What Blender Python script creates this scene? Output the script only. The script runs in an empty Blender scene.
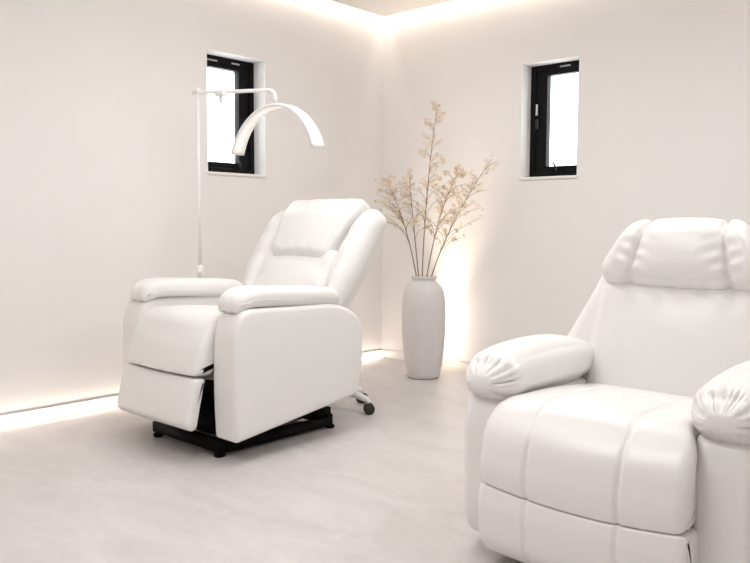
import bpy, math, random
from mathutils import Vector, Matrix
C = bpy.context.scene
COL = C.collection
PI = math.pi
random.seed(7)

# ---------------------------------------------------------------- camera, world, lights, exposure
def make_camera():
    f, yaw, pitch, roll, sy = 775.72, .7366, .0738, .0050, .48
    d = Vector((-math.sin(yaw)*math.cos(pitch), math.cos(yaw)*math.cos(pitch), -math.sin(pitch)))
    r = Vector((math.cos(yaw), math.sin(yaw), 0)); u = r.cross(d)
    r, u = r*math.cos(roll)+u*math.sin(roll), u*math.cos(roll)-r*math.sin(roll)
    cam = bpy.data.cameras.new('camera'); cam.sensor_width = 36; cam.lens = f*36/750
    cam.shift_y = sy/750; cam.clip_start = .05
    o = bpy.data.objects.new('camera', cam); COL.objects.link(o)
    m = Matrix((r, u, -d)).transposed().to_4x4(); m.translation = (3.7436, -4.2023, .96)
    o.matrix_world = m; C.camera = o
make_camera()

w = bpy.data.worlds.new('overcast_sky'); C.world = w; w.use_nodes = True
bg = w.node_tree.nodes['Background']; bg.inputs[0].default_value = (.93, .96, 1, 1); bg.inputs[1].default_value = 4.5

WARM = (1, .89, .77); NEUT = (1, .995, .995)
def area(name, loc, rot, sx, sy, power, col, spread=PI):
    l = bpy.data.lights.new(name, 'AREA'); l.shape = 'RECTANGLE'; l.size = sx; l.size_y = sy
    l.energy = power; l.color = col; l.spread = spread
    o = bpy.data.objects.new(name, l); COL.objects.link(o); o.location = loc; o.rotation_euler = rot
    return o
area('ceiling_lamp', (1.7, -1.9, 2.385), (0, 0, 0), 1.3, 1.3, 19, NEUT, math.radians(174))
area('ceiling_lamp', (2.2, -3.9, 2.385), (0, 0, 0), 1.3, 1.3, 20, NEUT, math.radians(174))
area('ceiling_lamp', (3.8, -4.8, 2.385), (0, 0, 0), 1.2, 1.2, 9, NEUT, math.radians(100))
area('ceiling_lamp', (3.7, -1.6, 2.385), (0, 0, 0), 1.2, 1.2, 15, NEUT, math.radians(174))
# LED tape in the ceiling slot along the two walls (it lies on the dropped panel's back edge)
area('cove_light', (.062, -3.0, 2.47), (0, math.radians(35), 0), .02, 5.9, 7, WARM)
area('cove_light', (2.6, -.062, 2.47), (math.radians(35), 0, 0), 5.1, .02, 6, WARM)
# small uplight on the floor behind the vase
def spot(name, loc, aim, cone, power):
    l = bpy.data.lights.new(name, 'SPOT'); l.energy = power; l.color = (1, .84, .66); l.spot_size = math.radians(cone); l.spot_blend = 1; l.shadow_soft_size = .03
    o = bpy.data.objects.new(name, l); COL.objects.link(o); o.location = loc; o.rotation_euler = (Vector(aim)-Vector(loc)).to_track_quat('-Z', 'Y').to_euler()
spot('vase_uplight', (.60, -.24, .05), (.72, 0, 1.95), 46, 58)
area('vase_backlight', (.625, -.115, .31), (math.radians(90), 0, math.radians(-4)), .02, .52, .75, (1, .84, .66))

C.view_settings.view_transform = 'Standard'; C.view_settings.look = 'None'
C.view_settings.gamma = 1; C.view_settings.use_curve_mapping = False
C.view_settings.exposure = .285

# ---------------------------------------------------------------- materials
def mat(name, col, rough=.5, spec=.5, metal=0, noise=0, nscale=8, bump=0, bscale=60, coat=0, col2=None, emit=None, estr=0, sub=0):
    m = bpy.data.materials.new(name); m.use_nodes = True
    nt = m.node_tree; b = nt.nodes['Principled BSDF']
    b.inputs['Base Color'].default_value = (*col, 1); b.inputs['Roughness'].default_value = rough
    b.inputs['Specular IOR Level'].default_value = spec; b.inputs['Metallic'].default_value = metal
    b.inputs['Coat Weight'].default_value = coat; b.inputs['Coat Roughness'].default_value = .18
    tc = nt.nodes.new('ShaderNodeTexCoord')
    if noise or col2:
        n = nt.nodes.new('ShaderNodeTexNoise'); n.inputs['Scale'].default_value = nscale; n.inputs['Detail'].default_value = 5
        n.inputs['Roughness'].default_value = .6
        nt.links.new(tc.outputs['Object'], n.inputs['Vector'])
        rp = nt.nodes.new('ShaderNodeValToRGB')
        c2 = col2 or tuple(c*(1-noise) for c in col)
        rp.color_ramp.elements[0].color = (*c2, 1); rp.color_ramp.elements[1].color = (*col, 1)
        rp.color_ramp.elements[0].position = .32; rp.color_ramp.elements[1].position = .68
        nt.links.new(n.outputs['Fac'], rp.inputs['Fac']); nt.links.new(rp.outputs['Color'], b.inputs['Base Color'])
    if bump:
        n2 = nt.nodes.new('ShaderNodeTexNoise'); n2.inputs['Scale'].default_value = bscale; n2.inputs['Detail'].default_value = 4
        nt.links.new(tc.outputs['Object'], n2.inputs['Vector'])
        bp = nt.nodes.new('ShaderNodeBump'); bp.inputs['Strength'].default_value = bump; bp.inputs['Distance'].default_value = .01
        nt.links.new(n2.outputs['Fac'], bp.inputs['Height']); nt.links.new(bp.outputs['Normal'], b.inputs['Normal'])
    if emit:
        b.inputs['Emission Color'].default_value = (*emit, 1); b.inputs['Emission Strength'].default_value = estr
    return m
M = {}
M['wall'] = mat('white_wallpaper', (.885, .865, .85), .9, .2, noise=.015, nscale=3, bump=.08, bscale=180)
M['ceiling'] = mat('white_ceiling_paint', (.915, .885, .86), .9, .2, noise=.02, nscale=3)
M['trim'] = mat('white_trim_paint', (.84, .82, .80), .5, .4, noise=.02)
M['leather'] = mat('white_soft_leatherette', (.84, .825, .81), .42, .45, noise=.015, nscale=6, bump=.05, bscale=120)
M['gloss_leather'] = mat('white_glossy_leatherette', (.84, .82, .805), .28, .42, noise=.015, nscale=6, bump=.10, bscale=22, coat=.15)
M['black_metal'] = mat('black_powder_coated_steel', (.006, .005, .0045), .7, .1, noise=.3)
M['black_frame'] = mat('black_aluminium_frame', (.006, .006, .007), .5, .15, noise=.3)
M['white_metal'] = mat('white_enamel_metal', (.92, .91, .905), .35, .5, noise=.02)
M['white_plastic'] = mat('white_plastic', (.92, .915, .91), .4, .5, noise=.02)
M['diffuser'] = mat('milky_lamp_diffuser', (.9, .88, .85), .5, .3, noise=.01, emit=(1, .96, .9), estr=.35)
M['chrome'] = mat('brushed_steel', (.62, .61, .60), .3, .5, metal=1, noise=.1)
M['sticker'] = mat('pale_grey_label', (.50, .49, .48), .5, .4, noise=.1)
M['rubber'] = mat('dark_grey_rubber', (.035, .03, .027), .6, .4, noise=.3)
M['wheel_hub'] = mat('grey_castor_hub', (.10, .09, .08), .4, .5, noise=.2)
M['vase'] = mat('matte_white_ceramic', (.73, .70, .69), .75, .3, noise=.05, nscale=14, bump=.25, bscale=26)
M['vase_dark'] = mat('vase_foot_unglazed', (.42, .36, .33), .9, .2, noise=.1)
M['stem'] = mat('dried_brown_twig', (.36, .25, .17), .8, .2, noise=.35, nscale=30)
M['led'] = mat('warm_led_tape', (.8, .75, .7), .5, .3, noise=.01, emit=(1, .84, .70), estr=12)

def floor_mat():
    m = mat('pale_stone_vinyl', (.66, .61, .58), .42, .4)
    nt = m.node_tree; b = nt.nodes['Principled BSDF']; L = nt.links.new
    tc = nt.nodes.new('ShaderNodeTexCoord')
    mp = nt.nodes.new('ShaderNodeMapping'); mp.inputs['Rotation'].default_value = (0, 0, .6); mp.inputs['Scale'].default_value = (1, 2.2, 1)
    L(tc.outputs['Object'], mp.inputs['Vector'])
    n = nt.nodes.new('ShaderNodeTexNoise'); n.inputs['Scale'].default_value = 1.7; n.inputs['Detail'].default_value = 9; n.inputs['Roughness'].default_value = .62; n.inputs['Distortion'].default_value = 1.1
    L(mp.outputs['Vector'], n.inputs['Vector'])
    rp = nt.nodes.new('ShaderNodeValToRGB'); e = rp.color_ramp.elements
    e[0].position = .30; e[0].color = (.55, .513, .50, 1); e[1].position = .70; e[1].color = (.655, .627, .618, 1)
    L(n.outputs['Fac'], rp.inputs['Fac'])
    v = nt.nodes.new('ShaderNodeTexNoise'); v.inputs['Scale'].default_value = 26; v.inputs['Detail'].default_value = 6
    L(tc.outputs['Object'], v.inputs['Vector'])
    mx = nt.nodes.new('ShaderNodeMix'); mx.data_type = 'RGBA'; mx.blend_type = 'OVERLAY'; mx.inputs['Factor'].default_value = .12
    L(rp.outputs['Color'], mx.inputs[6]); L(v.outputs['Fac'], mx.inputs[7]); L(mx.outputs[2], b.inputs['Base Color'])
    bp = nt.nodes.new('ShaderNodeBump'); bp.inputs['Strength'].default_value = .05
    L(v.outputs['Fac'], bp.inputs['Height']); L(bp.outputs['Normal'], b.inputs['Normal'])
    return m
M['floor'] = floor_mat()

def glass_mat():
    m = bpy.data.materials.new('clear_window_glass'); m.use_nodes = True; nt = m.node_tree
    nt.nodes.remove(nt.nodes['Principled BSDF']); out = nt.nodes['Material Output']
    t = nt.nodes.new('ShaderNodeBsdfTransparent'); t.inputs[0].default_value = (.97, .985, .98, 1)
    g = nt.nodes.new('ShaderNodeBsdfGlossy'); g.inputs['Roughness'].default_value = .02
    mx = nt.nodes.new('ShaderNodeMixShader')
    mx.inputs[0].default_value = .05
    nt.links.new(t.outputs[0], mx.inputs[1]); nt.links.new(g.outputs[0], mx.inputs[2])
    nt.links.new(mx.outputs[0], out.inputs[0]); return m
M['glass'] = glass_mat()

def petal_mat():
    m = bpy.data.materials.new('cream_dried_petal'); m.use_nodes = True; nt = m.node_tree
    b = nt.nodes['Principled BSDF']; out = nt.nodes['Material Output']
    b.inputs['Roughness'].default_value = .8; b.inputs['Specular IOR Level'].default_value = .1
    tc = nt.nodes.new('ShaderNodeTexCoord'); n = nt.nodes.new('ShaderNodeTexNoise'); n.inputs['Scale'].default_value = 40
    rp = nt.nodes.new('ShaderNodeValToRGB'); rp.color_ramp.elements[0].color = (.80, .67, .54, 1); rp.color_ramp.elements[1].color = (.95, .88, .78, 1)
    nt.links.new(tc.outputs['Object'], n.inputs['Vector']); nt.links.new(n.outputs['Fac'], rp.inputs['Fac'])
    nt.links.new(rp.outputs['Color'], b.inputs['Base Color'])
    t = nt.nodes.new('ShaderNodeBsdfTranslucent'); nt.links.new(rp.outputs['Color'], t.inputs['Color'])
    mx = nt.nodes.new('ShaderNodeMixShader'); mx.inputs[0].default_value = .5
    nt.links.new(b.outputs[0], mx.inputs[1]); nt.links.new(t.outputs[0], mx.inputs[2]); nt.links.new(mx.outputs[0], out.inputs[0])
    return m
M['petal'] = petal_mat()

# ---------------------------------------------------------------- mesh helpers: every helper returns (verts, faces)
def join(*parts):
    V, F = [], []
    for v, f in parts:
        n = len(V); V += [tuple(p) for p in v]; F += [tuple(i+n for i in q) for q in f]
    return V, F
def xf(part, fn):
    return [tuple(fn(*p)) for p in part[0]], part[1]
def moved(part, x, y, z):
    return xf(part, lambda a, b, c: (a+x, b+y, c+z))
def obj(name, part, material, parent=None, smooth=True, fix=True):
    me = bpy.data.meshes.new(name); me.from_pydata([tuple(p) for p in part[0]], [], part[1])
    me.polygons.foreach_set('use_smooth', [smooth]*len(me.polygons))
    me.materials.append(M[material] if isinstance(material, str) else material)
    if fix:
        import bmesh
        bm = bmesh.new(); bm.from_mesh(me); bmesh.ops.recalc_face_normals(bm, faces=bm.faces); bm.to_mesh(me); bm.free()
    me.update()
    o = bpy.data.objects.new(name, me); COL.objects.link(o)
    if parent: o.parent = parent
    return o
def tag(o, label, cat, group=None):
    o['label'] = label; o['category'] = cat
    if group: o['group'] = group
    return o
def thing(name, label, cat, loc=(0, 0, 0), group=None):
    o = bpy.data.objects.new(name, None); COL.objects.link(o); o.location = loc; o.empty_display_size = .1
    return tag(o, label, cat, group)
def struct(name, part, material, parent=None, smooth=False):
    o = obj(name, part, material, parent, smooth)
    if not parent: o['kind'] = 'structure'
    return o
def box(x0, x1, y0, y1, z0, z1):
    v = [(x, y, z) for x in (x0, x1) for y in (y0, y1) for z in (z0, z1)]
    return v, [(0, 1, 3, 2), (4, 6, 7, 5), (0, 4, 5, 1), (2, 3, 7, 6), (0, 2, 6, 4), (1, 5, 7, 3)]
def rbox(hx, hy, hz, r, n=8, k=4, bulge=(0, 0, 0), dense=None):
    """rounded box centred at the origin with pillowed faces"""
    H = (hx, hy, hz); n = dense or (n, n, n)
    def ticks(h, nn):
        t = [r*math.tan(PI/4*j/k) for j in range(1, k+1)]
        a = h-r
        return [-a-x for x in reversed(t)] + [-a+2*a*i/nn for i in range(nn+1)] + [a+x for x in t]
    T = [ticks(H[i], n[i]) for i in range(3)]
    V, F, idx = [], [], {}
    def vid(p):
        key = tuple(round(c, 6) for c in p)
        if key not in idx:
            q = [max(-(H[i]-r), min(H[i]-r, p[i])) for i in range(3)]
            d = Vector([p[i]-q[i] for i in range(3)])
            s = [p[i]/H[i] for i in range(3)]
            o = Vector(q) + (d.normalized()*r if d.length > 1e-9 else d)
            for i in range(3):
                j, l = (i+1) % 3, (i+2) % 3
                o[i] += bulge[i]*s[i]*max(0, 1-s[j]**2)*max(0, 1-s[l]**2)
            idx[key] = len(V); V.append(tuple(o))
        return idx[key]
    for a in range(3):
        b, c = (a+1) % 3, (a+2) % 3
        for sgn in (-1, 1):
            for i in range(len(T[b])-1):
                for j in range(len(T[c])-1):
                    q = []
                    for (ii, jj) in ((i, j), (i+1, j), (i+1, j+1), (i, j+1)):
                        p = [0, 0, 0]; p[a] = sgn*H[a]; p[b] = T[b][ii]; p[c] = T[c][jj]; q.append(vid(p))
                    F.append(tuple(q if sgn > 0 else q[::-1]))
    return V, F
def rpoly(pts, n=6, step=.02):
    """closed outline with rounded corners: pts = (a, b, radius)"""
    out = []; N = len(pts)
    for i in range(N):
        p0, p, p1 = Vector(pts[i-1][:2]), Vector(pts[i][:2]), Vector(pts[(i+1) % N][:2])
        r = pts[i][2]; d0 = (p0-p); d1 = (p1-p)
        L = min(r, .48*d0.length, .48*d1.length)
        a, b = p+d0.normalized()*L, p+d1.normalized()*L
        for t in range(n+1):
            t /= n; out.append((1-t)**2*a + 2*t*(1-t)*p + t*t*b)
    res = []
    for i in range(len(out)):
        a, b = out[i], out[(i+1) % len(out)]
        L = (b-a).length
        if L < 1e-6: continue
        m = max(1, int(L/step))
        for j in range(m): res.append(a+(b-a)*j/m)
    return res
def puff(outline, t0, t1, r, bulge=(0, 0), k=5, m=4, rings=6):
    """outline extruded from t0 to t1 with rolled edges r and domed caps; vertices come out as (a, b, t)"""
    N = len(outline); c = sum(outline, Vector((0, 0)))/N
    area2 = sum(outline[i].x*outline[(i+1) % N].y-outline[(i+1) % N].x*outline[i].y for i in range(N))
    sg = 1 if area2 > 0 else -1
    nor = []
    for i in range(N):
        t = Vector((0, 0))
        for s in range(1, 3): t += (outline[(i+s) % N]-outline[(i-s) % N])
        t.normalize(); nor.append(Vector((-t.y, t.x))*sg)
    hw = [max(abs(p[i]-c[i]) for p in outline) for i in (0, 1)]
    dome = lambda p: max(0, 1-((p.x-c.x)/hw[0])**2)*max(0, 1-((p.y-c.y)/hw[1])**2)
    levels = []
    for j in range(rings, 0, -1): s = 1-j/rings; levels.append((r, s, t0))
    for j in range(k+1):
        ph = PI/2*(1-j/k); levels.append((r-r*math.cos(ph), 1, t0+r-r*math.sin(ph)))
    for j in range(1, m): levels.append((0, 1, t0+r+(t1-t0-2*r)*j/m))
    for j in range(k+1):
        ph = PI/2*j/k; levels.append((r-r*math.cos(ph), 1, t1-r+r*math.sin(ph)))
    for j in range(1, rings+1): s = 1-j/rings; levels.append((r, s, t1))
    V, F, prev = [], [], None
    for ins, s, t in levels:
        if s < 1e-6:
            cur = [len(V)]; V.append((c.x, c.y, t-bulge[0] if t == t0 else t+bulge[1]))
        else:
            cur = list(range(len(V), len(V)+N))
            for i in range(N):
                p = outline[i]+nor[i]*ins; p = c+(p-c)*s
                g = dome(p)
                V.append((p.x, p.y, t-bulge[0]*g*(1-(t-t0)/max(r, 1e-6)) if t < t0+r else t+bulge[1]*g*(1-(t1-t)/max(r, 1e-6)) if t > t1-r else t))
        if prev is not None:
            for i in range(N):
                j = (i+1) % N
                if len(prev) == 1: F.append((prev[0], cur[j], cur[i]))
                elif len(cur) == 1: F.append((prev[i], prev[j], cur[0]))
                else: F.append((prev[i], prev[j], cur[j], cur[i]))
        prev = cur
    return V, F
def lathe(profile, n=32, close=False):
    V, F = [], []
    for (r, z) in profile:
        for i in range(n): V.append((r*math.cos(2*PI*i/n), r*math.sin(2*PI*i/n), z))
    for j in range(len(profile)-1):
        for i in range(n):
            k = (i+1) % n; F.append((j*n+i, j*n+k, (j+1)*n+k, (j+1)*n+i))
    F.append(tuple(range(n))[::-1]); F.append(tuple(range((len(profile)-1)*n, len(profile)*n)))
    return V, F
def tube(pts, rad, n=8, caps=True):
    pts = [Vector(p) for p in pts]; R = rad if isinstance(rad, (list, tuple)) else [rad]*len(pts)
    V, F = [], []; up = None
    for i, p in enumerate(pts):
        t = (pts[min(i+1, len(pts)-1)]-pts[max(i-1, 0)]).normalized()
        if up is None:
            up = t.orthogonal().normalized()
        else:
            up = (up-t*up.dot(t)).normalized()
        b = t.cross(up)
        for k in range(n):
            a = 2*PI*k/n; V.append(tuple(p+(up*math.cos(a)+b*math.sin(a))*R[i]))
    for i in range(len(pts)-1):
        for k in range(n):
            l = (k+1) % n; F.append((i*n+k, i*n+l, (i+1)*n+l, (i+1)*n+k))
    if caps: F.append(tuple(range(n))[::-1]); F.append(tuple(range((len(pts)-1)*n, len(pts)*n)))
    return V, F
def bez(p0, p1, p2, n=10):
    p0, p1, p2 = Vector(p0), Vector(p1), Vector(p2)
    return [(1-t)**2*p0+2*t*(1-t)*p1+t*t*p2 for t in [i/n for i in range(n+1)]]
def bar(a, b, w, h):
    """flat steel bar between two points with a square section"""
    a, b = Vector(a), Vector(b); t = (b-a).normalized(); up = Vector((0, 0, 1)) if abs(t.z) < .9 else Vector((0, 1, 0))
    s = t.cross(up).normalized()*w/2; u = s.cross(t).normalized()*h/2
    V = [tuple(p+x*s+y*u) for p in (a, b) for x, y in ((-1, -1), (1, -1), (1, 1), (-1, 1))]
    return V, [(0, 1, 2, 3), (7, 6, 5, 4), (0, 4, 5, 1), (1, 5, 6, 2), (2, 6, 7, 3), (3, 7, 4, 0)]
def sstep(a, b, x):
    t = max(0, min(1, (x-a)/(b-a))); return t*t*(3-2*t)
def gauss(x, s): return math.exp(-(x/s)**2)

# ---------------------------------------------------------------- the room
RX, RY, TOP = 5.3, -6.2, 2.56
CEIL = 2.40; GAP = .08
WT = .20
struct('floor', box(-.3, RX+.2, RY-.2, .3, -.1, 0), 'floor')
def wall_with_window(a0, a1, w0, w1, z0, z1):
    return [(a0, w0, 0, TOP), (w1, a1, 0, TOP), (w0, w1, 0, z0), (w0, w1, z1, TOP)]
LW = (-1.512, -1.086, 1.243, 1.953)     # left window: Y range, Z range
BW = (1.147, 1.530, 1.238, 1.947)       # back window: X range, Z range
struct('wall_left', join(*[box(-WT, 0, a, b, c, d) for a, b, c, d in wall_with_window(RY, WT, *LW)]), 'wall')
struct('wall_back', join(*[box(a, b, 0, WT, c, d) for a, b, c, d in wall_with_window(0, RX, *BW)]), 'wall')
struct('wall_right', box(RX, RX+.15, RY, WT, 0, TOP), 'wall')
struct('wall_front', box(-WT, RX+.15, RY-.15, RY, 0, TOP), 'wall')
struct('ceiling', join(box(GAP, RX, RY, -GAP, CEIL, CEIL+.045), box(-WT, RX+.15, RY-.15, WT, TOP, TOP+.08)), 'ceiling')
BH = .050
struct('baseboard_left', join(box(0, .006, RY, 0, 0, BH), box(0, .009, RY, 0, BH-.005, BH)), 'trim')
struct('baseboard_back', join(box(.006, RX, -.006, 0, 0, BH), box(.009, RX, -.009, 0, BH-.005, BH)), 'trim')

strip = thing('led_strip', 'warm glowing LED strip on the floor along the left baseboard', 'light strip', (.036, 0, 0))
obj('channel', box(-.010, .010, RY+.05, -.03, 0, .005), 'white_metal', strip, False)
obj('diffuser', moved(rbox(.008, (-.03-RY-.05)/2, .0035, .003, 4, 2), 0, (RY+.05-.03)/2, .0086), 'led', strip)

def window(name, along, lo, hi, z0, z1, stickers, latch_side):
    """black casement set back in a reveal; local axes: a along the wall, d outwards, z up"""
    W = hi-lo
    if along == 'y':      # left wall, outwards is -X ; a runs along +Y
        P = lambda a, d, z: (-d, lo+a, z)
    else:                 # back wall, outwards is +Y ; a runs along +X
        P = lambda a, d, z: (lo+a, d, z)
    mk = lambda part: xf(part, P)
    D0, D1 = .107, .165
    root = bpy.data.objects.new(name, None); COL.objects.link(root); root['kind'] = 'structure'
    fw = .034; H0 = z0+.018
    gl, gh = (.034, .074) if along == 'y' else (.074, .028)     # the stile on the latch side is the wider one
    frame = join(box(0, fw, D0, D1, H0, z1), box(W-fw, W, D0, D1, H0, z1), box(fw, W-fw, D0, D1, H0, H0+fw), box(fw, W-fw, D0, D1, z1-fw, z1))
    obj('frame', mk(frame), 'black_frame', root, False)
    s0, s1 = fw+.002, W-fw-.002
    b0, b1 = H0+fw+.002, z1-fw-.002
    bb, bt = b0+.034, b1-.028
    sash = join(box(s0, s0+gl, D0+.010, D1-.004, b0, b1), box(s1-gh, s1, D0+.010, D1-.004, b0, b1),
                box(s0+gl, s1-gh, D0+.010, D1-.004, b0, bb), box(s0+gl, s1-gh, D0+.010, D1-.004, bt, b1))
    sa = obj('sash', mk(sash), 'black_frame', root, False)
    obj('pane', mk(box(s0+gl-.004, s1-gh+.004, D0+.020, D0+.024, bb-.004, bt+.004)), 'glass', sa, False)
    obj('sill', mk(moved(rbox((W+.016)/2, .057, .009, .004, 4, 2), W/2, .047, z0+.0093)), 'trim', root)
    for (a0, a1, zz) in stickers:
        obj('metal_plate', mk(box(a0, a1, D0-.003, D0, z1-zz-.009, z1-zz)), 'sticker', root, False)
    # cam handle on the bottom rail
    hx = W*.5 if along == 'x' else W*.70
    hb = join(box(hx-.030, hx+.030, D0-.006, D0, H0+.020, H0+.040))
    h = obj('handle', mk(hb), 'black_frame', root, False)
    obj('lever', mk(tube([(hx+.004, D0-.010, H0+0.038), (hx+.006, D0-.020, H0+0.057), (hx-.004, D0-.024, H0+0.078), (hx-.014, D0-.026, H0+0.088)], [.006, .006, .006, .005], 8)), 'rubber', h)
    if latch_side:
        lx = latch_side
        l = obj('latch', mk(moved(rbox(.011, .008, .030, .004, 3, 2), lx, D0-.008, z0+.350)), 'rubber', root)
        obj('latch_lever', mk(moved(rbox(.007, .007, .035, .004, 3, 2), lx+.002, D0-.015, z0+.437)), 'chrome', l)
    return root
window('window_1', 'y', *LW, [(.06, .15, .024), (.255, .315, .022)], None)
window('window_2', 'x', *BW, [(.20, .27, .018)], .052)

# ---------------------------------------------------------------- recliner by the left wall
CX = .89
r1 = thing('recliner_armchair', 'white leatherette lift recliner with flat footrest, under the arched lamp by the left wall', 'armchair', (CX, -1.95, 0))
def P1(name, part, m='leather', parent=None):
    o = obj(name, xf(part, lambda x, y, z: (x-CX, y+1.95, z)), m, parent or r1); return o
# lift base
bx = [bar((.70, -2.31, .035), (.70, -1.66, .035), .035, .04), bar((1.155, -2.31, .035), (1.155, -1.66, .035), .035, .04),
      bar((.683, -2.30, .045), (1.172, -2.30, .045), .04, .045), bar((.683, -1.68, .045), (1.172, -1.68, .045), .04, .045)]
base = P1('base', join(*bx), 'black_metal')
for (x, y) in ((.70, -2.30), (1.155, -2.30), (.70, -1.665), (1.155, -1.665)):
    P1('foot', moved(lathe([(.020, 0), (.024, .003), (.024, .012), (.014, .018)], 16), x, y, 0), 'black_metal', base)
mech = join(bar((.72, -1.72, .05), (.72, -2.20, .24), .02, .04), bar((1.135, -1.72, .05), (1.135, -2.20, .24), .02, .04),
            bar((.72, -2.25, .06), (.72, -1.80, .25), .02, .04), bar((1.135, -2.25, .06), (1.135, -1.80, .25), .02, .04),
            bar((.72, -2.18, .23), (1.135, -2.18, .23), .03, .03), bar((.93, -1.70, .07), (.93, -2.15, .22), .05, .05),
            bar((.75, -2.33, .30), (.75, -2.15, .27), .02, .035), bar((1.11, -2.33, .30), (1.11, -2.15, .27), .02, .035),
            box(1.10, 1.165, -1.75, -1.665, .055, .10))
mech = join(mech, box(.735, 1.12, -2.25, -1.70, .062, .17))  # solid black box added among the bars to deepen the shade underneath
P1('lift_mechanism_and_shade_box', mech, 'black_metal')
# arms: a puffed side panel with a stuffed pad on top
arm_out = rpoly([(-2.335, .088, .018), (-2.345, .28, .14), (-2.340, .52, .12), (-2.30, .622, .09), (-1.76, .612, .22), (-1.605, .535, .12), (-1.60, .36, .12), (-1.628, .182, .05)])
pad_side = rpoly([(-2.320, .620, .05), (-2.315, .690, .06), (-2.20, .706, .12), (-1.80, .684, .12), (-1.735, .655, .06), (-1.745, .597, .04), (-2.20, .622, .2)])
def pad_shape(a, b, t, x0, s):
    f = 1-sstep(-2.34, -2.20, a)                     # the front end droops and narrows
    b -= .026*f*f
    b += .0035*math.sin(t*95+a*20)*f
    return (x0+t*(1-.30*f*f), a, b)
for side in (-1, 1):
    x0, x1 = (CX+.278, CX+.43) if side > 0 else (CX-.43, CX-.278)
    arm = P1('arm', xf(puff(arm_out, x0, x1, .022, (.004, .004), m=6), lambda a, b, t: (t, a, b)))
    xm = CX+side*.336
    P1('arm_pad', xf(puff(pad_side, -.086, .086, .032, (.006, .006), m=8), lambda a, b, t: pad_shape(a, b, t, xm, side)), 'leather', arm)
# seat with a waterfall front, footrest panel below it
seat_out = rpoly([(-1.70, .40, .03), (-1.70, .525, .06), (-2.10, .575, .2), (-2.27, .582, .13), (-2.345, .48, .14), (-2.385, .348, .022), (-2.30, .343, .022), (-2.22, .42, .08)])
P1('seat', xf(puff(seat_out, CX-.274, CX+.274, .03, (0, 0), m=12), lambda a, b, t: (t, a-.035*(1-sstep(-2.30, -1.9, a))-.020*(1-((t-CX)/.274)**2)*(1-sstep(-2.31, -2.17, a)), b+.018*(1-((t-CX)/.274)**2)*sstep(.49, .55, b))))
foot_out = rpoly([(-2.33, .336, .015), (-2.385, .340, .020), (-2.432, .155, .03), (-2.40, .128, .022), (-2.375, .135, .02)])
P1('footrest', xf(puff(foot_out, CX-.274, CX+.274, .018, (0, 0), m=12), lambda a, b, t: (t, a-.035-.016*(1-((t-CX)/.274)**2)*gauss(b-.24, .09), b)))
# backrest, built upright then leant back
LEAN = math.radians(33); OY, OZ = -1.765, .60
def lean(x, wv, v):            # wv forward of the back's front face, v up the back
    return (x, OY+v*math.sin(LEAN)-wv*math.cos(LEAN), OZ+v*math.cos(LEAN)+wv*math.sin(LEAN))
def wshape(hw, y, x):          # local helper: soft sideways fold
    return .004*math.sin(x*60+y*25)
shell = rpoly([(-.30, -.08, .05), (.30, -.08, .05), (.345, .25, .2), (.335, .52, .12), (.26, .57, .08), (-.26, .57, .08), (-.335, .52, .12), (-.345, .25, .2)], step=.03)
back = P1('backrest', xf(puff(shell, -.185, -.06, .04, (.012, 0)), lambda a, b, t: lean(CX+a, t, b)))
def cushion(hx, hy, hz, r, bulge, vc, wc, w_low, w_top, fold, shade=0):
    part = rbox(hx, hy, hz, r, dense=(36, 4, 26), k=6, bulge=(.006, bulge, .006))
    def fn(x, y, z):
        zz = z/hz
        k = (w_low+(w_top-w_low)*(zz+1)/2)/hx
        return (x*k, -y+wc+fold(x, z)*(y < 0)-shade*sstep(.2, 1, zz), z+vc)
    return xf(part, fn)
P1('back_cushion', xf(cushion(.25, .045, .178, .035, .020, .125, -.052, .245, .250, lambda x, z: .004*math.sin(z*45+x*9)*gauss(abs(x)-.21, .06)), lambda a, wv, v: lean(CX+a, wv, v)))
P1('headrest', xf(cushion(.25, .060, .180, .042, .020, .420, -.034, .190, .268, lambda x, z: .003*math.sin(x*55+z*30)*gauss(z-.15, .04)-.003*math.cos(x*60)*gauss(z+.15, .03), .028), lambda a, wv, v: lean(CX+a, wv, v)))
for side in (-1, 1):
    wing = rpoly([(-.055, .02, .05), (.045, .02, .05), (.075, .22, .16), (.070, .52, .06), (.03, .565, .05), (-.04, .55, .05), (-.07, .30, .16)], step=.02)
    P1('wing', xf(puff(wing, -.135, -.005, .055, (.004, .014), m=5), lambda a, b, t: lean(CX+side*(.300+a+.012*b), t-.025*sstep(.40, .58, b)+.003*math.sin(b*45), b)))

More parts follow.
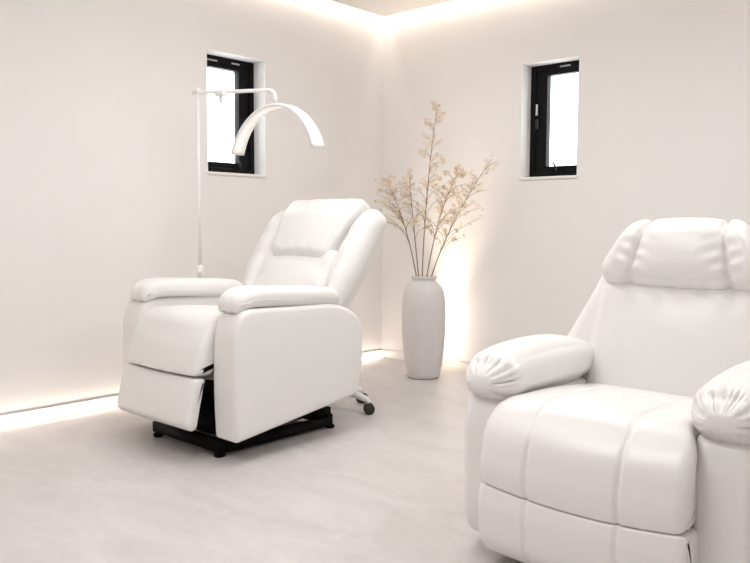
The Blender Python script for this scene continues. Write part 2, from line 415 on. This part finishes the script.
# ---------------------------------------------------------------- large recliner in the foreground
DX = 2.825
r2 = thing('recliner_armchair', 'large glossy white recliner with puffy rolled arms and tufted headrest, nearest the viewer', 'armchair', (DX, -2.05, 0))
def P2(name, part, m='gloss_leather', parent=None):
    return obj(name, xf(part, lambda x, y, z: (x, y+2.05, z)), m, parent or r2)    # x is already centred on the chair
ub = P2('base', join(box(-.27, .27, -2.26, -1.80, .02, .06)), 'black_metal')
for (x, y) in ((-.25, -2.24), (.25, -2.24), (-.25, -1.82), (.25, -1.82)):
    P2('foot', moved(lathe([(.022, 0), (.026, .004), (.026, .014), (.016, .022)], 16), x, y, 0), 'black_metal', ub)
arm2_out = rpoly([(-2.335, .045, .03), (-2.355, .12, .1), (-2.36, .40, .12), (-2.32, .478, .07), (-1.80, .462, .08), (-1.77, .30, .2), (-1.80, .045, .05)])
def bolster(side):
    hx, hy, hz = .092, .278, .066
    part = rbox(hx, hy, hz, .060, dense=(26, 44, 14), k=10, bulge=(.006, .022, .012))
    def fn(x, y, z):
        f = 1-sstep(-hy-.03, -hy+.13, y)              # 1 at the front end
        ang = math.atan2(z, x)
        rr = math.hypot(x/hx, z/hz)
        env = sstep(.30, .62, rr)*sstep(.25, .75, f)*(1-.75*sstep(.85, 1.05, rr)*(1-sstep(.6, 1, f)))*(.35+.65*sstep(-.7, .2, z/hz))
        wv = -(1-abs(math.sin(ang*5.5+.5*math.sin(ang*3+side))))**3-.6*(1-abs(math.sin(ang*8+1.1)))**4
        am = .0075*env*wv
        sc = 1+am/hx*1.2
        x2, z2 = x*sc, z*sc
        z2 += -.012*f +   .012*math.sin(PI*(y+hy)/(2*hy))*(z > -.02)
        g = sstep(.12, .32, y)                        # tail end tapers under the backrest
        z2 *= 1-.22*g; x2 *= 1-.12*g
        y2 = y-.008*wv*env
        return (x2, y2, z2)
    return xf(part, fn)
for side in (-1, 1):
    x0, x1 = (.257, .405) if side > 0 else (-.405, -.257)
    arm = P2('arm', xf(puff(arm2_out, x0, x1, .030, (.006, .006), m=6), lambda a, b, t: (t, a, b)))
    P2('arm_pad', moved(bolster(side), side*.332, -2.075, .521), 'gloss_leather', arm)
# seat: waterfall cushion with two stitched channels
def channels(x, depth, wd=.0065):
    return depth*(gauss(x-.127, wd)+gauss(x+.127, wd))
seat2 = rpoly([(-1.83, .33, .04), (-1.83, .445, .05), (-2.15, .478, .2), (-2.36, .482, .10), (-2.435, .40, .12), (-2.452, .30, .10), (-2.442, .250, .010), (-2.34, .248, .03), (-2.28, .33, .06)], step=.015)
def wide(a): return .250+.036*(1-sstep(-2.40, -2.30, a))
def seat2_fn(a, b, t):
    s = t/.286; x = s*wide(a)
    c = channels(x, .0075)
    top = sstep(.44, .47, b); front = 1-sstep(-2.44, -2.34, a)
    bul = 1-s*s
    return (x, a+c*front-.020*bul*front, b-c*top*(1-sstep(-2.2, -2.0, a)) + .012*bul*top - .014*bul*gauss(b-.25, .05)*front)
P2('seat', xf(puff(seat2, -.288, .288, .028, (0, 0), m=130), seat2_fn))
fr2 = rpoly([(-2.34, .246, .03), (-2.442, .249, .010), (-2.452, .20, .08), (-2.445, .09, .07), (-2.41, .042, .03), (-2.34, .042, .03)], step=.012)
P2('footrest', xf(puff(fr2, -.288, .288, .020, (0, 0), m=130), lambda a, b, t: (t, a+channels(t, .0065)*(a < -2.40)-.020*(1-(t/.286)**2)*(1-sstep(-2.44, -2.36, a)), b-.014*(1-(t/.286)**2)*gauss(b-.25, .05))))
# back
LEAN2 = math.radians(14); OY2, OZ2 = -1.865, .42
def lean2(x, wv, v):
    return (x, OY2+v*math.sin(LEAN2)-wv*math.cos(LEAN2), OZ2+v*math.cos(LEAN2)+wv*math.sin(LEAN2))
sh2 = rpoly([(-.28, -.06, .05), (.28, -.06, .05), (.41, .08, .06), (.412, .15, .08), (.315, .36, .15), (.265, .50, .10), (.17, .565, .10), (-.17, .565, .10), (-.265, .50, .10), (-.315, .36, .15), (-.412, .15, .08), (-.41, .08, .06)], step=.025)
P2('backrest', xf(puff(sh2, -.20, -.045, .05, (.015, .0)), lambda a, b, t: lean2(a, t, b)))
P2('back_cushion', xf(cushion(.285, .055, 0.2126, .045, .026, .165, -.047, .287, .272, lambda x, z: .003*math.sin(x*70+math.sin(z*30)*2)*gauss(z-.175, .03)), lean2))
def headrest2():
    hx, hy, hz = .272, .078, .112          # x across, y = depth (forward negative), z up
    part = rbox(hx, hy, hz, .070, dense=(90, 6, 26), k=8, bulge=(.0, .018, .006))
    def fn(x, y, z):
        s = x/hx; zz = z/hz
        x2 = x*(1.02-.25*sstep(-1.0, 1.1, zz)*abs(s))                # narrower towards the rounded top
        z2 = z-.030*sstep(.55, 1.0, abs(s))*sstep(-.4, .8, zz)
        x0 = .142-.012*zz
        g = gauss(abs(x)-x0, .011)
        gw = gauss(abs(x)-x0, .050)
        front = sstep(.02, -.05, y) if False else 1-sstep(-.06, .03, y)
        low = 1-sstep(-.9, .35, zz)
        ple = math.sin(z*150+abs(abs(x)-x0)*55*(1 if abs(x) > x0 else -1)*-1)*.0062*gw*(1-.5*g)*(.25+.75*low)*front
        y2 = y+.020*g*front+.012*gw*front+ple
        z3 = z2-.012*g*sstep(.3, 1, zz)-.004*gw*sstep(.3, 1, zz)
        bot = .004*math.sin(x*120)*gauss(zz+1, .25)*front
        return lean2(x2, -y2-.026+bot, z3+.470)
    return xf(part, fn)
P2('headrest', headrest2())

# ---------------------------------------------------------------- arched lamp behind the far recliner
LP = Vector((.27, -1.765, 0))
lamp = thing('floor_lamp', 'slender white floor lamp with a half-moon arched light head, behind the far recliner', 'lamp', LP)
obj('base', lathe([(.135, 0), (.14, .006), (.14, .016), (.13, .022), (.03, .026), (.02, .04)], 40), 'white_metal', lamp)
obj('pole', tube([(0, 0, .03), (0, 0, .72)], .0125, 14), 'white_metal', lamp)
obj('upper_pole', tube([(0, 0, .72), (0, 0, 1.655)], .0085, 14), 'white_metal', lamp)
obj('clamp', join(moved(lathe([(.017, .0), (.019, .004), (.019, .056), (.016, .06)], 18), 0, 0, .68), tube([(0, 0, .705), (.025, -.02, .705)], .008, 10)), 'white_plastic', lamp)
AE = Vector((.40, .19, 0))
ah = AE.normalized()
armpts = [Vector((-.03*ah.x, -.03*ah.y, 1.648)), Vector((0, 0, 1.648)), AE*.3+Vector((0, 0, 1.645)), AE*.90+Vector((0, 0, 1.642))] + bez(AE*.90+Vector((0, 0, 1.642)), AE*1.0+Vector((0, 0, 1.642)), AE*1.0+Vector((0, 0, 1.60)), 8)[1:] + [AE+Vector((0, 0, 1.586))]
ar = obj('arm', tube(armpts, .0095, 12), 'white_metal', lamp)
jn = AE*.30
obj('joint', join(moved(rbox(.035, .016, .014, .007, 3, 2), jn.x, jn.y, 1.638), tube([(jn.x, jn.y, 1.63), (jn.x+.0, jn.y-.0, 1.59)], [.012, .009], 10)), 'white_plastic', ar)
obj('hub', moved(lathe([(.013, 0), (.014, .004), (.014, .018), (.010, .022)], 16), 0, 0, 1.648), 'white_plastic', ar)
def arc_band(R, ang, w0, w1, th, cz, inner_only=False):
    n = 44; V, F = [], []
    for i in range(n+1):
        a = -ang+2*ang*i/n; q = abs(a)/ang
        wdt = w0+(w1-w0)*q
        for (dr, dy) in ((0, -1), (th, -.8), (th, .8), (0, 1)):
            rr = R+dr; V.append((AE.x+rr*math.sin(a), AE.y+dy*wdt/2, cz+rr*math.cos(a)))
    for i in range(n):
        for k in range(4):
            l = (k+1) % 4; F.append((i*4+k, i*4+l, (i+1)*4+l, (i+1)*4+k))
    F.append((0, 1, 2, 3)); F.append((n*4+3, n*4+2, n*4+1, n*4))
    return V, F
hd = obj('light_head', arc_band(.328, math.radians(72), .060, .088, .016, 1.228), 'white_plastic', lamp)
obj('diffuser', arc_band(.3235, math.radians(70), .050, .074, .005, 1.228), 'diffuser', hd)
obj('end_joint', moved(lathe([(.007, 0), (.008, .004), (.008, .024)], 12), AE.x, AE.y, 1.568), 'chrome', hd)

# ---------------------------------------------------------------- wheeled stool tucked behind the far recliner
SX, SY = .911, -1.402
st = thing('rolling_stool', 'white wheeled stool behind the far recliner, its dark castors showing', 'stool', (SX, SY, 0))
obj('seat', lathe([(.02, .36), (.11, .36), (.13, .37), (.135, .39), (.128, .412), (.10, .422), (.03, .426), (.002, .426)], 36), 'leather', st)
obj('column', lathe([(.026, .075), (.028, .09), (.028, .20), (.018, .205), (.018, .355), (.03, .36)], 20), 'white_metal', st)
for k in range(5):
    a = math.radians(15.5+72*k); ca, sa = math.cos(a), math.sin(a)
    pts = [(.02*ca, .02*sa, .085), (.08*ca, .08*sa, .098), (.14*ca, .14*sa, .092), (.198*ca, .198*sa, .074), (0.2126*ca, 0.2126*sa, .056)]
    leg = obj('leg', tube(pts, [.022, .021, .019, .016, .012], 12), 'white_metal', st)
    b = math.radians(-40+35*(k % 3)); ux, uy = math.cos(b), math.sin(b)
    cxx, cyy = 0.2126*ca, 0.2126*sa
    wheels = []
    for s in (-1, 1):
        wv = lathe([(.010, -.010), (.024, -.010), (.028, -.006), (.028, .006), (.024, .010), (.010, .010)], 20)
        wheels.append(xf(wv, lambda x, y, z: (cxx+s*.013*ux+z*ux-x*uy, cyy+s*.013*uy+z*uy+x*ux, .028+y)))
    cst = obj('castor', join(*wheels), 'rubber', leg)
    cst['label'] = 'dark grey twin wheel castor'

# ---------------------------------------------------------------- vase with dried stems
VX, VY = .715, -.405
vase = thing('floor_vase', 'tall matte white ceramic vase standing on the floor in the corner', 'vase', (VX, VY, 0))
vp = [(.0, .004), (.092, .004), (.098, .006), (.104, .02), (.116, .08), (.129, .18), (.137, .30), (.138, .40), (.135, .48), (.126, .54), (.110, .575), (.090, .596), (.076, .604), (.071, .612), (.073, .622), (.080, .630), (.081, .638), (.077, .642),
      (.070, .640), (.064, .625), (.063, .605), (.080, .585), (.105, .555), (.120, .50), (.122, .40), (.115, .20), (.095, .05), (.0, .03)]
obj('body', lathe(vp, 48), 'vase', vase)
obj('foot_ring', lathe([(.080, 0), (.094, 0), (.094, .005), (.080, .005), (.080, 0)], 48), 'vase_dark', vase)['label'] = 'darker unglazed foot ring'

RV = Vector((.74, .673, 0)); DV = Vector((-.67, .739, 0))     # across the view and away from it
def blossom_mesh(seed):
    rnd = random.Random(seed); parts = []
    for f in range(5):
        c = Vector((rnd.uniform(-1, 1), rnd.uniform(-1, 1), rnd.uniform(-.7, 1)))*.0105
        nrm = Vector((rnd.uniform(-1, 1), rnd.uniform(-1, 1), rnd.uniform(-.3, 1))).normalized()
        u = nrm.orthogonal().normalized(); v = nrm.cross(u); sz = rnd.uniform(.0075, .0115)
        for k in range(4):
            a = 2*PI*k/4+rnd.uniform(-.3, .3); d = u*math.cos(a)+v*math.sin(a); s = nrm.cross(d)
            V = [c, c+d*sz*.5+s*sz*.36+nrm*sz*.10, c+d*sz+nrm*sz*.34+s*sz*.16, c+d*sz-s*sz*.16+nrm*sz*.34, c+d*sz*.5-s*sz*.36+nrm*sz*.10]
            parts.append(([tuple(p) for p in V], [(0, 1, 2, 3, 4)]))
    V, F = join(*parts)
    me = bpy.data.meshes.new('blossom'); me.from_pydata(V, [], F); me.materials.append(M['petal'])
    me.polygons.foreach_set('use_smooth', [True]*len(me.polygons)); return me
BL = [blossom_mesh(i) for i in range(6)]
def dried_stem(label, foot, ctrl, tip, bare, ntw, tw_len, seed, nb=3, lean_to=0, bs=1.0):
    """foot, ctrl, tip: (across, away, up) in metres from the vase mouth's centre"""
    rnd = random.Random(seed)
    W = lambda p: RV*p[0]+DV*p[1]+Vector((0, 0, p[2]))
    root = thing('dried_flower_stem', label, 'dried flower', (VX, VY, .636), 'dried flower stems in the floor vase')
    base = W(foot); low = Vector((-base.x*.8, -base.y*.8, -.50))
    main = [low, base*.9+Vector((0, 0, -.02))] + bez(base, W(ctrl), W(tip), 16)
    n = len(main); parts = [tube(main, [  .0042-.0030*i/(n-1) for i in range(n)], 6)]
    spots = []
    for q in range(ntw):
        t = bare+(1-bare)*(q+rnd.random()*.7)/ntw
        i = min(16, t*16); p = main[2+int(i)]; p = p+(main[min(n-1, 3+int(i))]-p)*(i-int(i))
        dirn = (main[min(n-1, 3+int(i))]-main[1+int(i)]).normalized()
        az = rnd.uniform(0, 2*PI); L = 1.2*tw_len*(1.25-t)*rnd.uniform(.6, 1.3)
        out = RV*(math.cos(az)+lean_to)+DV*math.sin(az)*.7
        e = p+dirn*L*.55+out.normalized()*L*.8+Vector((0, 0, rnd.uniform(-.1, .25)*L))
        tw = bez(p, p+dirn*L*.5+out*.08*L, e, 5); parts.append(tube(tw, [.0012]*5+[.0007], 4))
        for b in range(nb):
            c = tw[5-min(4, b)]+Vector((rnd.gauss(0, .014), rnd.gauss(0, .014), rnd.gauss(0, .014)))
            spots.append(c)
    spots.append(main[-1])
    obj('stem', join(*parts), 'stem', root)
    for c in spots[:98]:
        o = bpy.data.objects.new('blossom', BL[rnd.randrange(6)]); COL.objects.link(o); o.parent = root
        o.location = c; o.rotation_euler = (rnd.uniform(0, 6), rnd.uniform(0, 6), rnd.uniform(0, 6)); s = rnd.uniform(.7, 1.2)*bs; o.scale = (s, s, s)
    return root
dried_stem('tallest dried cream flower stem, upright in the middle of the vase', (-.012, 0, 0), (.0, .0, .55), (.072, 0, 1.05), .30, 27, .15, 11, 3)
dried_stem('dried cream flower stem leaning furthest right out of the vase', (.045, -.01, 0), (.13, -.02, .30), (.385, -.03, .70), .22, 27, .17, 12, 3, .2)
dried_stem('dried cream flower stem with the densest bloom, second from the right in the vase', (.018, .02, 0), (.09, .03, .45), (.215, .04, .66), .25, 30, .17, 13, 3, 0, 1.1)
dried_stem('dried cream flower stem leaning furthest left out of the vase', (-.048, 0, 0), (-.11, 0, .34), (-.235, .0, .60), .30, 27, .20, 14, 3, -.3)
dried_stem('thin dried cream flower stem second from the left in the vase', (-.035, -.02, 0), (-.07, -.03, .30), (-.10, -.05, .62), .35, 18, .16, 15, 3)
